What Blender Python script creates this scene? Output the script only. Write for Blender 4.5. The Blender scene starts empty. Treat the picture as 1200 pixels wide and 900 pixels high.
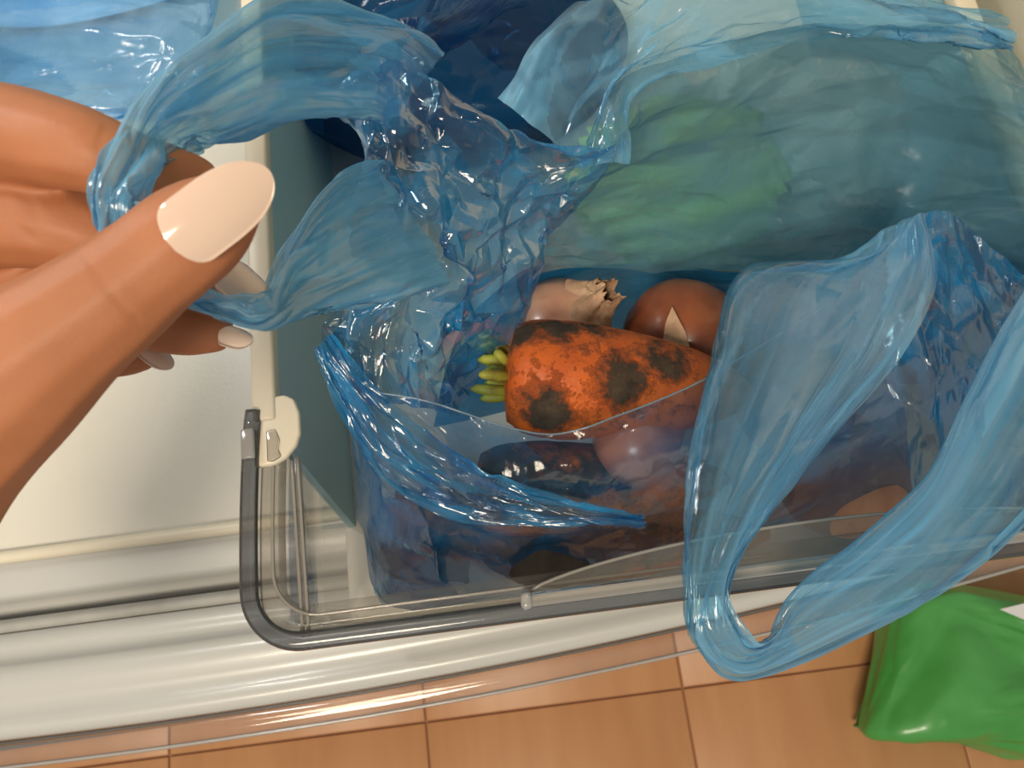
import bpy, bmesh, math, random
import numpy as np
from math import sin, cos, pi, radians, sqrt

# ------------------------------------------------------------------ camera, world, lights
SC = bpy.context.scene
COL = SC.collection
TILT, ROLL, FPX = radians(17), radians(7.5), 900.0
CAM = np.array([0.0, 0.0, 1.05])
FWD = np.array([0, sin(TILT), -cos(TILT)])
_R0 = np.array([1.0, 0, 0]); _U0 = np.array([0, cos(TILT), sin(TILT)])
RGT = cos(ROLL) * _R0 - sin(ROLL) * _U0
UPV = sin(ROLL) * _R0 + cos(ROLL) * _U0
from mathutils import Matrix, Vector
cd = bpy.data.cameras.new('camera'); cam = bpy.data.objects.new('camera', cd); COL.objects.link(cam)
m = Matrix.Identity(4)
for i in range(3):
    m[i][0], m[i][1], m[i][2], m[i][3] = RGT[i], UPV[i], -FWD[i], CAM[i]
cam.matrix_world = m
cd.sensor_width = 36; cd.lens = 36 * FPX / 1200; cd.clip_start = 0.01
cd.dof.use_dof = True; cd.dof.focus_distance = 0.27; cd.dof.aperture_fstop = 26
SC.camera = cam

W = bpy.data.worlds.new('world'); SC.world = W; W.use_nodes = True
bg = W.node_tree.nodes['Background']; bg.inputs[0].default_value = (1.0, 0.93, 0.82, 1); bg.inputs[1].default_value = 0.25

def area(name, loc, target, size, power, col, sy=None):
    l = bpy.data.lights.new(name, 'AREA'); l.size = size; l.energy = power; l.color = col
    if sy: l.shape = 'RECTANGLE'; l.size_y = sy
    o = bpy.data.objects.new(name, l); COL.objects.link(o); o.location = loc
    o.rotation_euler = (Vector(target) - Vector(loc)).to_track_quat('-Z', 'Y').to_euler()
    return o
area('ceiling_lamp', (-0.5, -0.9, 2.35), (0.0, 0.1, 0.7), 0.55, 24, (1.0, 0.87, 0.68))
area('fridge_lamp', (-0.385, 0.33, 1.14), (-0.05, 0.10, 0.62), 0.05, 0.85, (1.0, 0.98, 0.96), 0.16)

vs = SC.view_settings
vs.view_transform = 'Standard'; vs.look = 'None'; vs.exposure = 0.42; vs.gamma = 1.0; vs.use_curve_mapping = False
SC.cycles.transparent_max_bounces = 32
SC.cycles.max_bounces = 16
SC.cycles.transmission_bounces = 12

# ------------------------------------------------------------------ helpers
def ray(px, py): return FWD + (px - 600) / FPX * RGT - (py - 450) / FPX * UPV
def P(px, py, z):                      # point at height z
    v = ray(px, py); return CAM + v * ((z - CAM[2]) / v[2])
def D(px, py, k): return CAM + ray(px, py) * k   # point at distance k along the optical axis

WL = {}
def empty(name, loc, label, cat, group=None):
    o = bpy.data.objects.new(name, None); COL.objects.link(o); o.empty_display_size = .02
    o.location = loc; o['label'] = label; o['category'] = cat
    if group: o['group'] = group
    WL[o] = np.array(loc, float); return o
def tag(o, label, cat, group=None):
    o['label'] = label; o['category'] = cat
    if group: o['group'] = group
    return o
def mesh(name, V, Fc, mat, parent=None, smooth=True, label=None, origin=None):
    V = np.asarray(V, float)
    base = WL[parent] if parent is not None else np.zeros(3)
    org = np.array(origin, float) if origin is not None else (base if parent is not None else V.mean(0))
    me = bpy.data.meshes.new(name)
    me.from_pydata((V - org).tolist(), [], [tuple(int(i) for i in f) for f in Fc]); me.update()
    if smooth: me.polygons.foreach_set('use_smooth', [True] * len(me.polygons))
    if mat: me.materials.append(mat)
    o = bpy.data.objects.new(name, me); COL.objects.link(o)
    o.location = org - base
    WL[o] = org
    if parent is not None: o.parent = parent
    if label: o['label'] = label
    return o
def struct(o): o['kind'] = 'structure'; return o
def bevel(o, w, seg=2):
    b = o.modifiers.new('bevel', 'BEVEL'); b.width = w; b.segments = seg; b.limit_method = 'ANGLE'; b.angle_limit = radians(35)
    return o
def boxv(x0, x1, y0, y1, z0, z1):
    V = [(x, y, z) for z in (z0, z1) for y in (y0, y1) for x in (x0, x1)]
    return V, [(0, 2, 3, 1), (4, 5, 7, 6), (0, 1, 5, 4), (2, 6, 7, 3), (0, 4, 6, 2), (1, 3, 7, 5)]
def box(name, x0, x1, y0, y1, z0, z1, mat, parent=None, bw=0.0, label=None):
    V, Fc = boxv(x0, x1, y0, y1, z0, z1)
    o = mesh(name, V, Fc, mat, parent, smooth=bw > 0, label=label)
    if bw: bevel(o, bw)
    return o
def gridfaces(n, mm, closed=False):
    Fc = []
    for i in range(n - 1):
        for j in range(mm if closed else mm - 1):
            a = i * mm + j; b = i * mm + (j + 1) % mm
            Fc.append((a, b, b + mm, a + mm))
    return Fc
def sweep(path, prof, closed_prof=True, up=(0, 0, 1)):
    """path: 3D points; prof: (n, z) offsets, n to the LEFT of travel."""
    path = np.array(path, float); t = np.gradient(path, axis=0)
    t /= np.linalg.norm(t, axis=1)[:, None]
    up = np.array(up, float); nrm = np.cross(up, t); nrm /= np.linalg.norm(nrm, axis=1)[:, None]
    prof = np.array(prof, float); k = len(prof)
    V = (path[:, None] + prof[None, :, :1] * nrm[:, None] + prof[None, :, 1:] * up).reshape(-1, 3)
    Fc = gridfaces(len(path), k, closed_prof)
    if closed_prof:
        Fc.append(tuple(range(k))[::-1]); Fc.append(tuple(len(V) - k + i for i in range(k)))
    return V, Fc
def catmull(pts, n):
    pts = np.array(pts, float); k = len(pts)
    ext = np.concatenate([[2 * pts[0] - pts[1]], pts, [2 * pts[-1] - pts[-2]]])
    s = np.linspace(0, k - 1, n); i = np.minimum(s.astype(int), k - 2); f = (s - i).reshape((-1,) + (1,) * (pts.ndim - 1))
    p0, p1, p2, p3 = ext[i], ext[i + 1], ext[i + 2], ext[i + 3]
    return .5 * (2 * p1 + (p2 - p0) * f + (2 * p0 - 5 * p1 + 4 * p2 - p3) * f ** 2 + (3 * p1 - p0 - 3 * p2 + p3) * f ** 3)
def tube(path, rad, seg=8):
    path = np.array(path, float); n = len(path); rad = np.broadcast_to(np.array(rad, float), (n,))
    t = np.gradient(path, axis=0); t /= np.linalg.norm(t, axis=1)[:, None]
    ref = np.array([0.13, 0.2, 1.0]); V = []
    for i in range(n):
        a = np.cross(t[i], ref); a /= np.linalg.norm(a); b = np.cross(t[i], a)
        for j in range(seg):
            th = 2 * pi * j / seg; V.append(path[i] + rad[i] * (cos(th) * a + sin(th) * b))
    Fc = gridfaces(n, seg, True); Fc.append(tuple(range(seg))[::-1]); Fc.append(tuple(len(V) - seg + i for i in range(seg)))
    return V, Fc

# ------------------------------------------------------------------ film relaxation (crumpled sheets)
def blur(A, w, closed):
    for ax in (0, 1):
        pw = [(0, 0)] * 3; pw[ax] = (w, w)
        B = np.pad(A, pw, mode='wrap' if (ax == 1 and closed) else 'edge')
        c = np.cumsum(np.concatenate([np.zeros_like(np.take(B, [0], ax)), B], ax), ax)
        L = A.shape[ax]; k = 2 * w + 1
        A = (np.take(c, range(k, k + L), ax) - np.take(c, range(0, L), ax)) / k
    return A
def upsample(X, n, mm, closed):
    Y = catmull(X, n)
    if closed: Yp = np.concatenate([Y[:, -2:], Y, Y[:, :3]], 1); k = X.shape[1]
    if closed:
        s = np.linspace(0, k, mm, endpoint=False)
        i = s.astype(int); f = (s - i)[None, :, None]
        p = [Yp[:, i + q] for q in (1, 2, 3, 4)]
        return .5 * (2 * p[1] + (p[2] - p[0]) * f + (2 * p[0] - 5 * p[1] + 4 * p[2] - p[3]) * f ** 2 + (3 * p[1] - p[0] - 3 * p[2] + p[3]) * f ** 3)
    return np.swapaxes(catmull(np.swapaxes(Y, 0, 1), mm), 0, 1)
from mathutils.geometry import delaunay_2d_cdt
def facets(n, mm, nu, nv, rng, closed=False, sharp=.5):
    """piecewise-linear height field over random creases (flat facets between folds), -1..1"""
    pts, hs = [], []
    lo, hi = -1, nv + 1
    for i in range(-1, nu + 2):
        for j in range(0, nv) if closed else range(-1, nv + 2):
            pts.append(((i + rng.uniform(-.48, .48)) / nu, (j + rng.uniform(-.48, .48)) / nv)); hs.append(rng.uniform(-1, 1))
    if closed:
        for (p, h) in list(zip(pts, hs)):
            if p[1] > .55: pts.append((p[0], p[1] - 1)); hs.append(h)
            if p[1] < .45: pts.append((p[0], p[1] + 1)); hs.append(h)
    res = delaunay_2d_cdt([Vector(p) for p in pts], [], [], 0, 1e-6)
    vo, tri, orig = res[0], res[2], res[3]
    hh = [hs[o[0]] if o else 0 for o in orig]
    H = np.zeros((n, mm)); us = np.linspace(0, 1, n); vs_ = np.linspace(0, 1, mm, endpoint=not closed)
    for t in tri:
        a, b_, c = (np.array(vo[q][:]) for q in t[:3]); ha, hb, hc = (hh[q] for q in t[:3])
        u0, u1 = min(a[0], b_[0], c[0]), max(a[0], b_[0], c[0]); v0, v1 = min(a[1], b_[1], c[1]), max(a[1], b_[1], c[1])
        i0, i1 = np.searchsorted(us, u0 - 1e-6), np.searchsorted(us, u1 + 1e-6); j0, j1 = np.searchsorted(vs_, v0 - 1e-6), np.searchsorted(vs_, v1 + 1e-6)
        if i0 >= i1 or j0 >= j1: continue
        U, Vv = np.meshgrid(us[i0:i1], vs_[j0:j1], indexing='ij')
        den = (b_[1] - c[1]) * (a[0] - c[0]) + (c[0] - b_[0]) * (a[1] - c[1])
        if abs(den) < 1e-12: continue
        l1 = ((b_[1] - c[1]) * (U - c[0]) + (c[0] - b_[0]) * (Vv - c[1])) / den
        l2 = ((c[1] - a[1]) * (U - c[0]) + (a[0] - c[0]) * (Vv - c[1])) / den
        l3 = 1 - l1 - l2; ins = (l1 > -1e-6) & (l2 > -1e-6) & (l3 > -1e-6)
        H[i0:i1, j0:j1][ins] = (l1 * ha + l2 * hb + l3 * hc)[ins]
    return H
def normals(X, closed):
    tu = np.gradient(X, axis=0)
    tv = (np.roll(X, -1, 1) - np.roll(X, 1, 1)) if closed else np.gradient(X, axis=1)
    N = np.cross(tu, tv); return N / (np.linalg.norm(N, axis=2)[..., None] + 1e-12)
GATHER = [None]
def film(ctrl, n, mm, seed, layers, closed=False, colfn=None, soft=1, gath=1.3):
    """smooth control net + crease layers (folds along u, folds along v, height)"""
    rng = np.random.default_rng(seed); X = upsample(np.array(ctrl, float), n, mm, closed)
    for nu, nv, a in layers:
        H = facets(n, mm, nu, nv, rng, closed)[..., None]
        for _ in range(soft if nu < 12 else 0): H = blur(H, 1, closed)
        X = X + normals(X, closed) * H * a
    gu, gv = (2, layers[1][1] - 5) if closed else (layers[1][0], layers[1][1])
    GATHER[0] = np.clip(1 + gath * (facets(n, mm, gu, gv, rng, closed) + .55 * (facets(n, mm, gu + 1, gv + 3, rng, closed) > .28) - .1), .25, 2.4)
    return colfn(X) if colfn is not None else X
FOLDN = []
def filmobj(name, X, mat, parent, closed=False, label=None):
    n, mm = X.shape[:2]
    o = mesh(name, X.reshape(-1, 3), gridfaces(n, mm, closed), mat, parent, label=label)
    a = o.data.attributes.new('gather', 'FLOAT', 'POINT'); a.data.foreach_set('value', GATHER[0].ravel().astype(np.float32))
    U, Vv = np.meshgrid(np.linspace(0, 1, n), np.linspace(0, 1, mm, endpoint=not closed), indexing='ij')
    q = np.stack([U * 3 + len(FOLDN), np.cos(2 * pi * Vv), np.sin(2 * pi * Vv)] if closed else [U * 3 + len(FOLDN), Vv * 3, 0 * U], -1).reshape(-1)
    FOLDN.append(1); fo = o.data.attributes.new('foldco', 'FLOAT_VECTOR', 'POINT'); fo.data.foreach_set('vector', q.astype(np.float32)); return o
def Dg(rows): return [[D(*p) for p in r] for r in rows]
def strap(rows, thick, cols=12):
    """rows: (edge a, edge b) pixel+distance pairs -> flattened closed tube control net."""
    out = []
    for a, b in rows:
        a = D(*a); b = D(*b); c = (a + b) / 2; h = (a - b) / 2
        dn = CAM - c; dn = dn - h * (dn @ h) / (h @ h); dn /= np.linalg.norm(dn)
        out.append([c + h * cos(t) + dn * thick * sin(t) for t in np.linspace(0, 2 * pi, cols, endpoint=False)])
    return out

# ------------------------------------------------------------------ materials
def mat(name):
    mt = bpy.data.materials.new(name); mt.use_nodes = True
    nt = mt.node_tree; return mt, nt, nt.nodes['Principled BSDF']
def nd(nt, t, **kw):
    n = nt.nodes.new(t)
    for k, v in kw.items(): setattr(n, k, v)
    return n
def setin(n, **kw):
    for k, v in kw.items(): n.inputs[k.replace('_', ' ')].default_value = v
def c4(c): return (*c, 1)
def ramp(nt, stops):
    r = nd(nt, 'ShaderNodeValToRGB'); e = r.color_ramp.elements
    while len(e) < len(stops): e.new(.5)
    for el, (p, c) in zip(e, stops): el.position = p; el.color = c4(c)
    return r
def plain(name, c, rough=.4, c2=None, scale=8, spec=.5, bump=0, bscale=60, sss=0, coat=0, stretch=(1, 1, 1)):
    mt, nt, b = mat(name); L = nt.links.new
    setin(b, Roughness=rough); b.inputs['Specular IOR Level'].default_value = spec
    b.inputs['Coat Weight'].default_value = coat
    b.inputs['Base Color'].default_value = c4(c)
    tc = nd(nt, 'ShaderNodeTexCoord'); mp = nd(nt, 'ShaderNodeMapping'); mp.inputs['Scale'].default_value = stretch
    L(tc.outputs['Object'], mp.inputs[0])
    if c2:
        nz = nd(nt, 'ShaderNodeTexNoise'); setin(nz, Scale=scale, Detail=6)
        L(mp.outputs[0], nz.inputs['Vector'])
        r = ramp(nt, [(.35, c), (.68, c2)]); L(nz.outputs['Fac'], r.inputs[0]); L(r.outputs[0], b.inputs['Base Color'])
    if bump:
        n2 = nd(nt, 'ShaderNodeTexNoise'); setin(n2, Scale=bscale, Detail=5)
        L(mp.outputs[0], n2.inputs['Vector'])
        bp = nd(nt, 'ShaderNodeBump'); setin(bp, Strength=bump, Distance=.002)
        L(n2.outputs['Fac'], bp.inputs['Height']); L(bp.outputs[0], b.inputs['Normal'])
    if sss:
        b.inputs['Subsurface Weight'].default_value = sss; b.inputs['Subsurface Radius'].default_value = (1, .35, .2); b.inputs['Subsurface Scale'].default_value = .004
    return mt
def filmmat(name, tint, scat, opac, gloss=.5, rough=.12, bscale=90, bump=.16, dist=.001, boost=.42, fac=.35, streak=(2.2, 5, 5), ov=.14, cap=.16):
    """thin translucent plastic: tinted transparency + diffuse/translucent scatter + Fresnel gloss"""
    mt = bpy.data.materials.new(name); mt.use_nodes = True; nt = mt.node_tree; nt.nodes.clear(); L = nt.links.new
    out = nd(nt, 'ShaderNodeOutputMaterial')
    tc = nd(nt, 'ShaderNodeTexCoord')
    nz = nd(nt, 'ShaderNodeTexNoise'); setin(nz, Scale=bscale, Detail=4, Distortion=1.5); L(tc.outputs['Object'], nz.inputs['Vector'])
    n3 = nd(nt, 'ShaderNodeTexNoise', noise_type='RIDGED_MULTIFRACTAL'); setin(n3, Scale=bscale * .22, Detail=3, Distortion=.8); L(tc.outputs['Object'], n3.inputs['Vector'])
    ad = nd(nt, 'ShaderNodeMath', operation='ADD'); L(nz.outputs['Fac'], ad.inputs[0]); L(n3.outputs['Fac'], ad.inputs[1])
    # fine gathers running along the film
    fa = nd(nt, 'ShaderNodeAttribute', attribute_name='foldco'); fm = nd(nt, 'ShaderNodeMapping'); fm.inputs['Scale'].default_value = streak; L(fa.outputs['Vector'], fm.inputs[0])
    fn = nd(nt, 'ShaderNodeTexNoise'); setin(fn, Scale=1.0, Detail=2.5, Roughness=.5, Distortion=.6); L(fm.outputs[0], fn.inputs['Vector'])
    fb = nd(nt, 'ShaderNodeBump'); setin(fb, Strength=.5, Distance=.003); L(fn.outputs['Fac'], fb.inputs['Height'])
    bp = nd(nt, 'ShaderNodeBump'); setin(bp, Strength=bump, Distance=dist); L(ad.outputs[0], bp.inputs['Height']); L(fb.outputs[0], bp.inputs['Normal'])
    # tiny flat crinkle facets: each cell leans its own way
    vo = nd(nt, 'ShaderNodeTexVoronoi'); setin(vo, Scale=75.0, Randomness=1.0); mpv = nd(nt, 'ShaderNodeMapping'); mpv.inputs['Rotation'].default_value = (.4, .7, .5); mpv.inputs['Scale'].default_value = (1, .45, 1)
    L(tc.outputs['Object'], mpv.inputs[0]); L(mpv.outputs[0], vo.inputs['Vector'])
    sb = nd(nt, 'ShaderNodeVectorMath', operation='SUBTRACT'); L(vo.outputs['Color'], sb.inputs[0]); sb.inputs[1].default_value = (.5, .5, .5)
    sc_ = nd(nt, 'ShaderNodeVectorMath', operation='SCALE'); L(sb.outputs[0], sc_.inputs[0]); sc_.inputs['Scale'].default_value = .16
    av = nd(nt, 'ShaderNodeVectorMath', operation='ADD'); L(bp.outputs[0], av.inputs[0]); L(sc_.outputs[0], av.inputs[1])
    nv_ = nd(nt, 'ShaderNodeVectorMath', operation='NORMALIZE'); L(av.outputs[0], nv_.inputs[0])
    tr = nd(nt, 'ShaderNodeBsdfTransparent'); tr.inputs[0].default_value = c4(tint)
    df = nd(nt, 'ShaderNodeBsdfDiffuse'); df.inputs[0].default_value = c4(scat); L(bp.outputs[0], df.inputs['Normal'])
    tl = nd(nt, 'ShaderNodeBsdfTranslucent'); tl.inputs[0].default_value = c4(scat); L(bp.outputs[0], tl.inputs['Normal'])
    m1 = nd(nt, 'ShaderNodeMixShader'); m1.inputs[0].default_value = .32; L(df.outputs[0], m1.inputs[1]); L(tl.outputs[0], m1.inputs[2])
    m2 = nd(nt, 'ShaderNodeMixShader'); L(tr.outputs[0], m2.inputs[1]); L(m1.outputs[0], m2.inputs[2])
    lw = nd(nt, 'ShaderNodeLayerWeight'); lw.inputs[0].default_value = fac; L(bp.outputs[0], lw.inputs['Normal'])
    mr = nd(nt, 'ShaderNodeMapRange'); setin(mr, To_Min=opac, To_Max=min(1, opac + boost)); L(lw.outputs['Facing'], mr.inputs[0])
    n4 = nd(nt, 'ShaderNodeTexNoise'); setin(n4, Scale=28, Detail=3); L(tc.outputs['Object'], n4.inputs['Vector'])
    mu = nd(nt, 'ShaderNodeMapRange'); setin(mu, From_Min=.36, From_Max=.64, To_Min=1 - ov, To_Max=1 + ov * 1.4); L(fn.outputs['Fac'], mu.inputs[0])
    m5 = nd(nt, 'ShaderNodeMath', operation='MULTIPLY'); L(mr.outputs[0], m5.inputs[0]); L(mu.outputs[0], m5.inputs[1])
    at = nd(nt, 'ShaderNodeAttribute', attribute_name='gather')   # folded-over film is thicker
    m6 = nd(nt, 'ShaderNodeMath', operation='MULTIPLY', use_clamp=True); L(m5.outputs[0], m6.inputs[0]); L(at.outputs['Fac'], m6.inputs[1]); L(m6.outputs[0], m2.inputs[0])
    gl = nd(nt, 'ShaderNodeBsdfGlossy'); gl.inputs['Roughness'].default_value = rough; L(nv_.outputs[0], gl.inputs['Normal'])
    fr = nd(nt, 'ShaderNodeFresnel'); fr.inputs[0].default_value = 1.5; L(bp.outputs[0], fr.inputs['Normal'])
    mg = nd(nt, 'ShaderNodeMath', operation='MULTIPLY'); mg.inputs[1].default_value = gloss; L(fr.outputs[0], mg.inputs[0])
    mg0 = mg; mg = nd(nt, 'ShaderNodeMath', operation='MINIMUM'); mg.inputs[1].default_value = cap; L(mg0.outputs[0], mg.inputs[0])
    m3 = nd(nt, 'ShaderNodeMixShader'); L(mg.outputs[0], m3.inputs[0]); L(m2.outputs[0], m3.inputs[1]); L(gl.outputs[0], m3.inputs[2])
    L(m3.outputs[0], out.inputs[0]); return mt
def clearmat(name, tint, gloss=1.0, rough=.05, haze=.0, hazec=(.8, .8, .8)):
    mt = bpy.data.materials.new(name); mt.use_nodes = True; nt = mt.node_tree; nt.nodes.clear(); L = nt.links.new
    out = nd(nt, 'ShaderNodeOutputMaterial'); tr = nd(nt, 'ShaderNodeBsdfTransparent'); tr.inputs[0].default_value = c4(tint)
    df = nd(nt, 'ShaderNodeBsdfDiffuse'); df.inputs[0].default_value = c4(hazec)
    m0 = nd(nt, 'ShaderNodeMixShader'); m0.inputs[0].default_value = haze; L(tr.outputs[0], m0.inputs[1]); L(df.outputs[0], m0.inputs[2])
    gl = nd(nt, 'ShaderNodeBsdfGlossy'); gl.inputs['Roughness'].default_value = rough
    fr = nd(nt, 'ShaderNodeFresnel'); fr.inputs[0].default_value = 1.5
    mg = nd(nt, 'ShaderNodeMath', operation='MULTIPLY'); mg.inputs[1].default_value = gloss; L(fr.outputs[0], mg.inputs[0])
    m1 = nd(nt, 'ShaderNodeMixShader'); L(mg.outputs[0], m1.inputs[0]); L(m0.outputs[0], m1.inputs[1]); L(gl.outputs[0], m1.inputs[2])
    L(m1.outputs[0], out.inputs[0]); return mt

M_liner = plain('white_liner_plastic', (.70, .68, .62), .35, (.66, .64, .57), 6, bump=.05, bscale=400)
M_metal = plain('white_gloss_plastic', (.52, .525, .51), .30, coat=.15)
M_grey = plain('grey_gasket', (.40, .40, .38), .5, (.30, .295, .27), 30)
M_cream = plain('cream_plastic', (.72, .66, .53), .38, (.69, .63, .50), 14, bump=.03, bscale=300)
M_tub_bounce = plain('tub_wall_bag_bounce', (.35, .57, .65), .4, (.32, .54, .62), 10)  # wall colour includes shade and blue light bounced off the bag
M_tub_lit = plain('tub_floor_lit', (.70, .69, .65), .4, (.66, .65, .61), 10)  # lighter copy of the tub plastic, with light on the floor painted in
M_clear = clearmat('clear_plastic', (.88, .87, .85), .6, .08, .06, (.75, .74, .70))
M_bead = clearmat('clear_plastic_edge', (.50, .52, .55), 1.0, .06, .2, (.26, .27, .28))
M_frost = clearmat('clear_plastic_haze', (.8, .8, .79), 1.4, .15, .35, (.85, .85, .84))
M_ridge = clearmat('clear_plastic_ridge', (.72, .70, .67), 1.6, .08, .30, (.8, .77, .72))
M_lip = clearmat('clear_lip', (.93, .90, .88), 1.2, .08, .06, (.85, .82, .8))
M_film = filmmat('blue_film', (.64, .78, .92), (.015, .15, .38), .15, rough=.13, gloss=.8, cap=.24)
M_filmu = filmmat('side_blue_film', (.46, .74, .93), (.025, .27, .58), .25, rough=.12, gloss=2.0, cap=.34, boost=.5, fac=.42, streak=(1.2, 3, 3), ov=.25)
M_filmg = filmmat('gathered_blue_film', (.66, .86, .95), (.19, .50, .76), .17, rough=.15, gloss=1.3, boost=.55, fac=.42, streak=(.45, 2.4, 2.4), ov=.38)
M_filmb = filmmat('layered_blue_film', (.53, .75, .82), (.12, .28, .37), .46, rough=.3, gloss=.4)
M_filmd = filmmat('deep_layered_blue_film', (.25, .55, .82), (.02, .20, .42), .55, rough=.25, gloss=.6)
M_hem = clearmat('film_hem', (.55, .70, .82), 1.0, .2, .3, (.4, .55, .66))
M_film2 = filmmat('deep_blue_film', (.14, .40, .66), (.015, .10, .25), .40)
M_pale = filmmat('pale_blue_film', (.60, .83, .98), (.40, .68, .94), .22, gloss=1.0, bscale=60)
M_tile = plain('floor_laminate', (.60, .30, .135), .40, (.54, .255, .11), 5, stretch=(6, 1, 1), bump=.04)
M_joint = plain('floor_joint', (.34, .17, .095), .7)

# ------------------------------------------------------------------ floor
fl = struct(mesh('floor', *boxv(-1.15, 1.15, -1.0, 1.3, -.05, -.004), M_joint, smooth=False))
TS = .328
tm = None
for i in range(-3, 4):
    for j in range(-3, 4):
        x0 = -.164 + TS * i; y0 = -.108 + TS * j
        x1, y1 = x0 + TS, y0 + TS
        if y0 > .4 or x0 > 1.1: continue
        o = box('tile', x0 + .0011, x1 - .0011, y0 + .0011, y1 - .0011, -.02, 0, M_tile, fl, .0015)

# ------------------------------------------------------------------ refrigerator
fr = empty('refrigerator', (-.05, .35, 0), 'white refrigerator with its compartment floor, grooved front sill and open lower door edge', 'refrigerator')
box('compartment_floor', -.42, .262, .072, .50, .575, .592, M_liner, fr, .002)
box('back_wall', -.42, .262, .50, .52, .575, 1.55, M_liner, fr)
box('side_wall', -.44, -.42, .072, .52, .10, 1.55, M_liner, fr, .004)
box('side_wall', .262, .285, .072, .52, .10, 1.55, M_cream, fr, .004)
box('compartment_ceiling', -.44, .285, .16, .52, 1.53, 1.56, M_liner, fr)
xs = np.linspace(-.46, .30, 40)
def line(y, z): return [(x, y, z) for x in xs]
V, Fc = sweep(line(.0735, .594), [(.004 * cos(t), .0035 * sin(t)) for t in np.linspace(0, 2 * pi, 10, endpoint=False)])
mesh('floor_lip', V, Fc, M_cream, fr)
# front sill: sloping white band and dark groove
prof = [(.073, .591), (.068, .588), (.060, .583), (.053, .582), (.0505, .580), (.0495, .568), (.044, .562), (.039, .562), (.073, .55)]
V, Fc = sweep(line(0, 0), [(y, z) for y, z in prof]); mesh('front_sill', V, Fc, M_metal, fr)
prof = [(.0395, .570), (.037, .575), (.0335, .576), (.0315, .573), (.0315, .56), (.0395, .56)]
V, Fc = sweep(line(0, 0), prof); mesh('door_gasket', V, Fc, M_grey, fr)
# lower door with a bowed front
def bow(x): return .13 * (x + .25) ** 2 if x > -.25 else .10 * (x + .25) ** 2
def doorsweep(prof, xx=xs):
    V = []
    for x in xx:
        b = bow(x)
        for y, z in prof:
            t = min(1, max(0, (.031 - y) / .045))
            V.append((x, y + b * t, z))
    k = len(prof); Fc = gridfaces(len(xx), k, True)
    Fc.append(tuple(range(k))[::-1]); Fc.append(tuple(len(V) - k + i for i in range(k)))
    return V, Fc
dprof = [(.031, .571), (.022, .571), (.015, .572), (.0125, .577), (.010, .5805), (.004, .582), (-.003, .5815), (-.007, .579), (-.012, .5775), (-.017, .579), (-.021, .581), (-.0255, .580), (-.029, .576), (-.030, .570), (-.030, .08), (.031, .08)]
V, Fc = doorsweep(dprof); door = mesh('lower_door', V, Fc, M_metal, fr)
lprof = [(-.030, .5745), (-.038, .5735), (-.0432, .5730), (-.0444, .5715), (-.0432, .5700), (-.038, .5705), (-.030, .5715)]
V, Fc = doorsweep(lprof, np.linspace(-.46, .30, 50)); mesh('clear_lip', V, Fc, M_lip, door)
V, Fc = doorsweep([(-.0444 + .0012 * cos(t), .5718 + .0014 * sin(t)) for t in np.linspace(0, 2 * pi, 8, endpoint=False)], np.linspace(-.46, .30, 50))
mesh('lip_edge', V, Fc, M_frost, door)

# ------------------------------------------------------------------ vegetable drawer
XL, XR, ZR, ZF, YJ, YB = -.113, .245, .750, .605, .094, .42
dr = empty('vegetable_drawer', (.066, .2, .594), 'pulled-out vegetable drawer with cream side rails and a clear plastic front', 'drawer')
box('drawer_floor', XL + .006, XR - .006, .010, YB, .596, ZF, M_tub_lit, dr, .002)
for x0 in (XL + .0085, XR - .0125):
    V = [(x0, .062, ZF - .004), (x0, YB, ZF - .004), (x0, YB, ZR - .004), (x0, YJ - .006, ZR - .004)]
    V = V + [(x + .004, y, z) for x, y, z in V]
    mesh('side_wall', V, [(0, 1, 2, 3), (7, 6, 5, 4), (0, 4, 5, 1), (1, 5, 6, 2), (2, 6, 7, 3), (3, 7, 4, 0)], M_tub_bounce, dr, smooth=False)
box('rear_wall', XL + .004, XR - .004, YB - .004, YB, ZF, ZR, M_tub_bounce, dr)
box('side_rail', XL + .0055, XL + .0155, YJ - .004, YB, ZR - .008, ZR, M_cream, dr, .0015)
box('side_rail', XR - .0155, XR - .0055, YJ - .004, YB, ZR - .008, ZR, M_cream, dr, .0015)
# rail tab under the clip
def tab(cx, sgn):
    pts = [(0, .099), (.004, .100), (.0135, .1005), (.0175, .098), (.0195, .092), (.0195, .083), (.0175, .078), (.013, .0735), (.008, .0715), (0, .0715)]
    V = [(cx + sgn * x, y, z) for z in (ZR - .0045, ZR - .001) for x, y in pts]; k = len(pts)
    Fc = [tuple(range(k))[::-1], tuple(range(k, 2 * k))] + [(i, (i + 1) % k, k + (i + 1) % k, k + i) for i in range(k)]
    return bevel(mesh('rail_tab', V, Fc, M_cream, dr), .0012)
tab(XL + .0055, 1); tab(XR - .0055, -1)
def upath(inset, ytop, rad, z, ybot=0.0):
    x0, x1, y0 = XL + inset, XR - inset, ybot + inset
    lean = lambda y: .0035 * max(0, (y - y0 - rad) / (ytop - y0 - rad)) ** 2
    p = [(x0 + lean(y), y) for y in np.linspace(ytop, y0 + rad, 12)]
    p += [(x0 + rad - rad * cos(t), y0 + rad - rad * sin(t)) for t in np.linspace(0, pi / 2, 12)[1:]]
    p += [(x, y0) for x in np.linspace(x0 + rad, x1 - rad, 20)[1:]]
    p += [(x1 - rad + rad * sin(t), y0 + rad - rad * cos(t)) for t in np.linspace(0, pi / 2, 12)[1:]]
    p += [(x1 - lean(y), y) for y in np.linspace(y0 + rad, ytop, 12)[1:]]
    return [(x, y, z) for x, y in p]
fc = mesh('front_cover', *sweep(upath(.0075, YJ - .004, .013, 0), [(.001, ZF - .004), (-.0012, ZF - .004), (-.0012, ZR - .003), (.001, ZR - .003)]), M_clear, dr)
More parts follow.
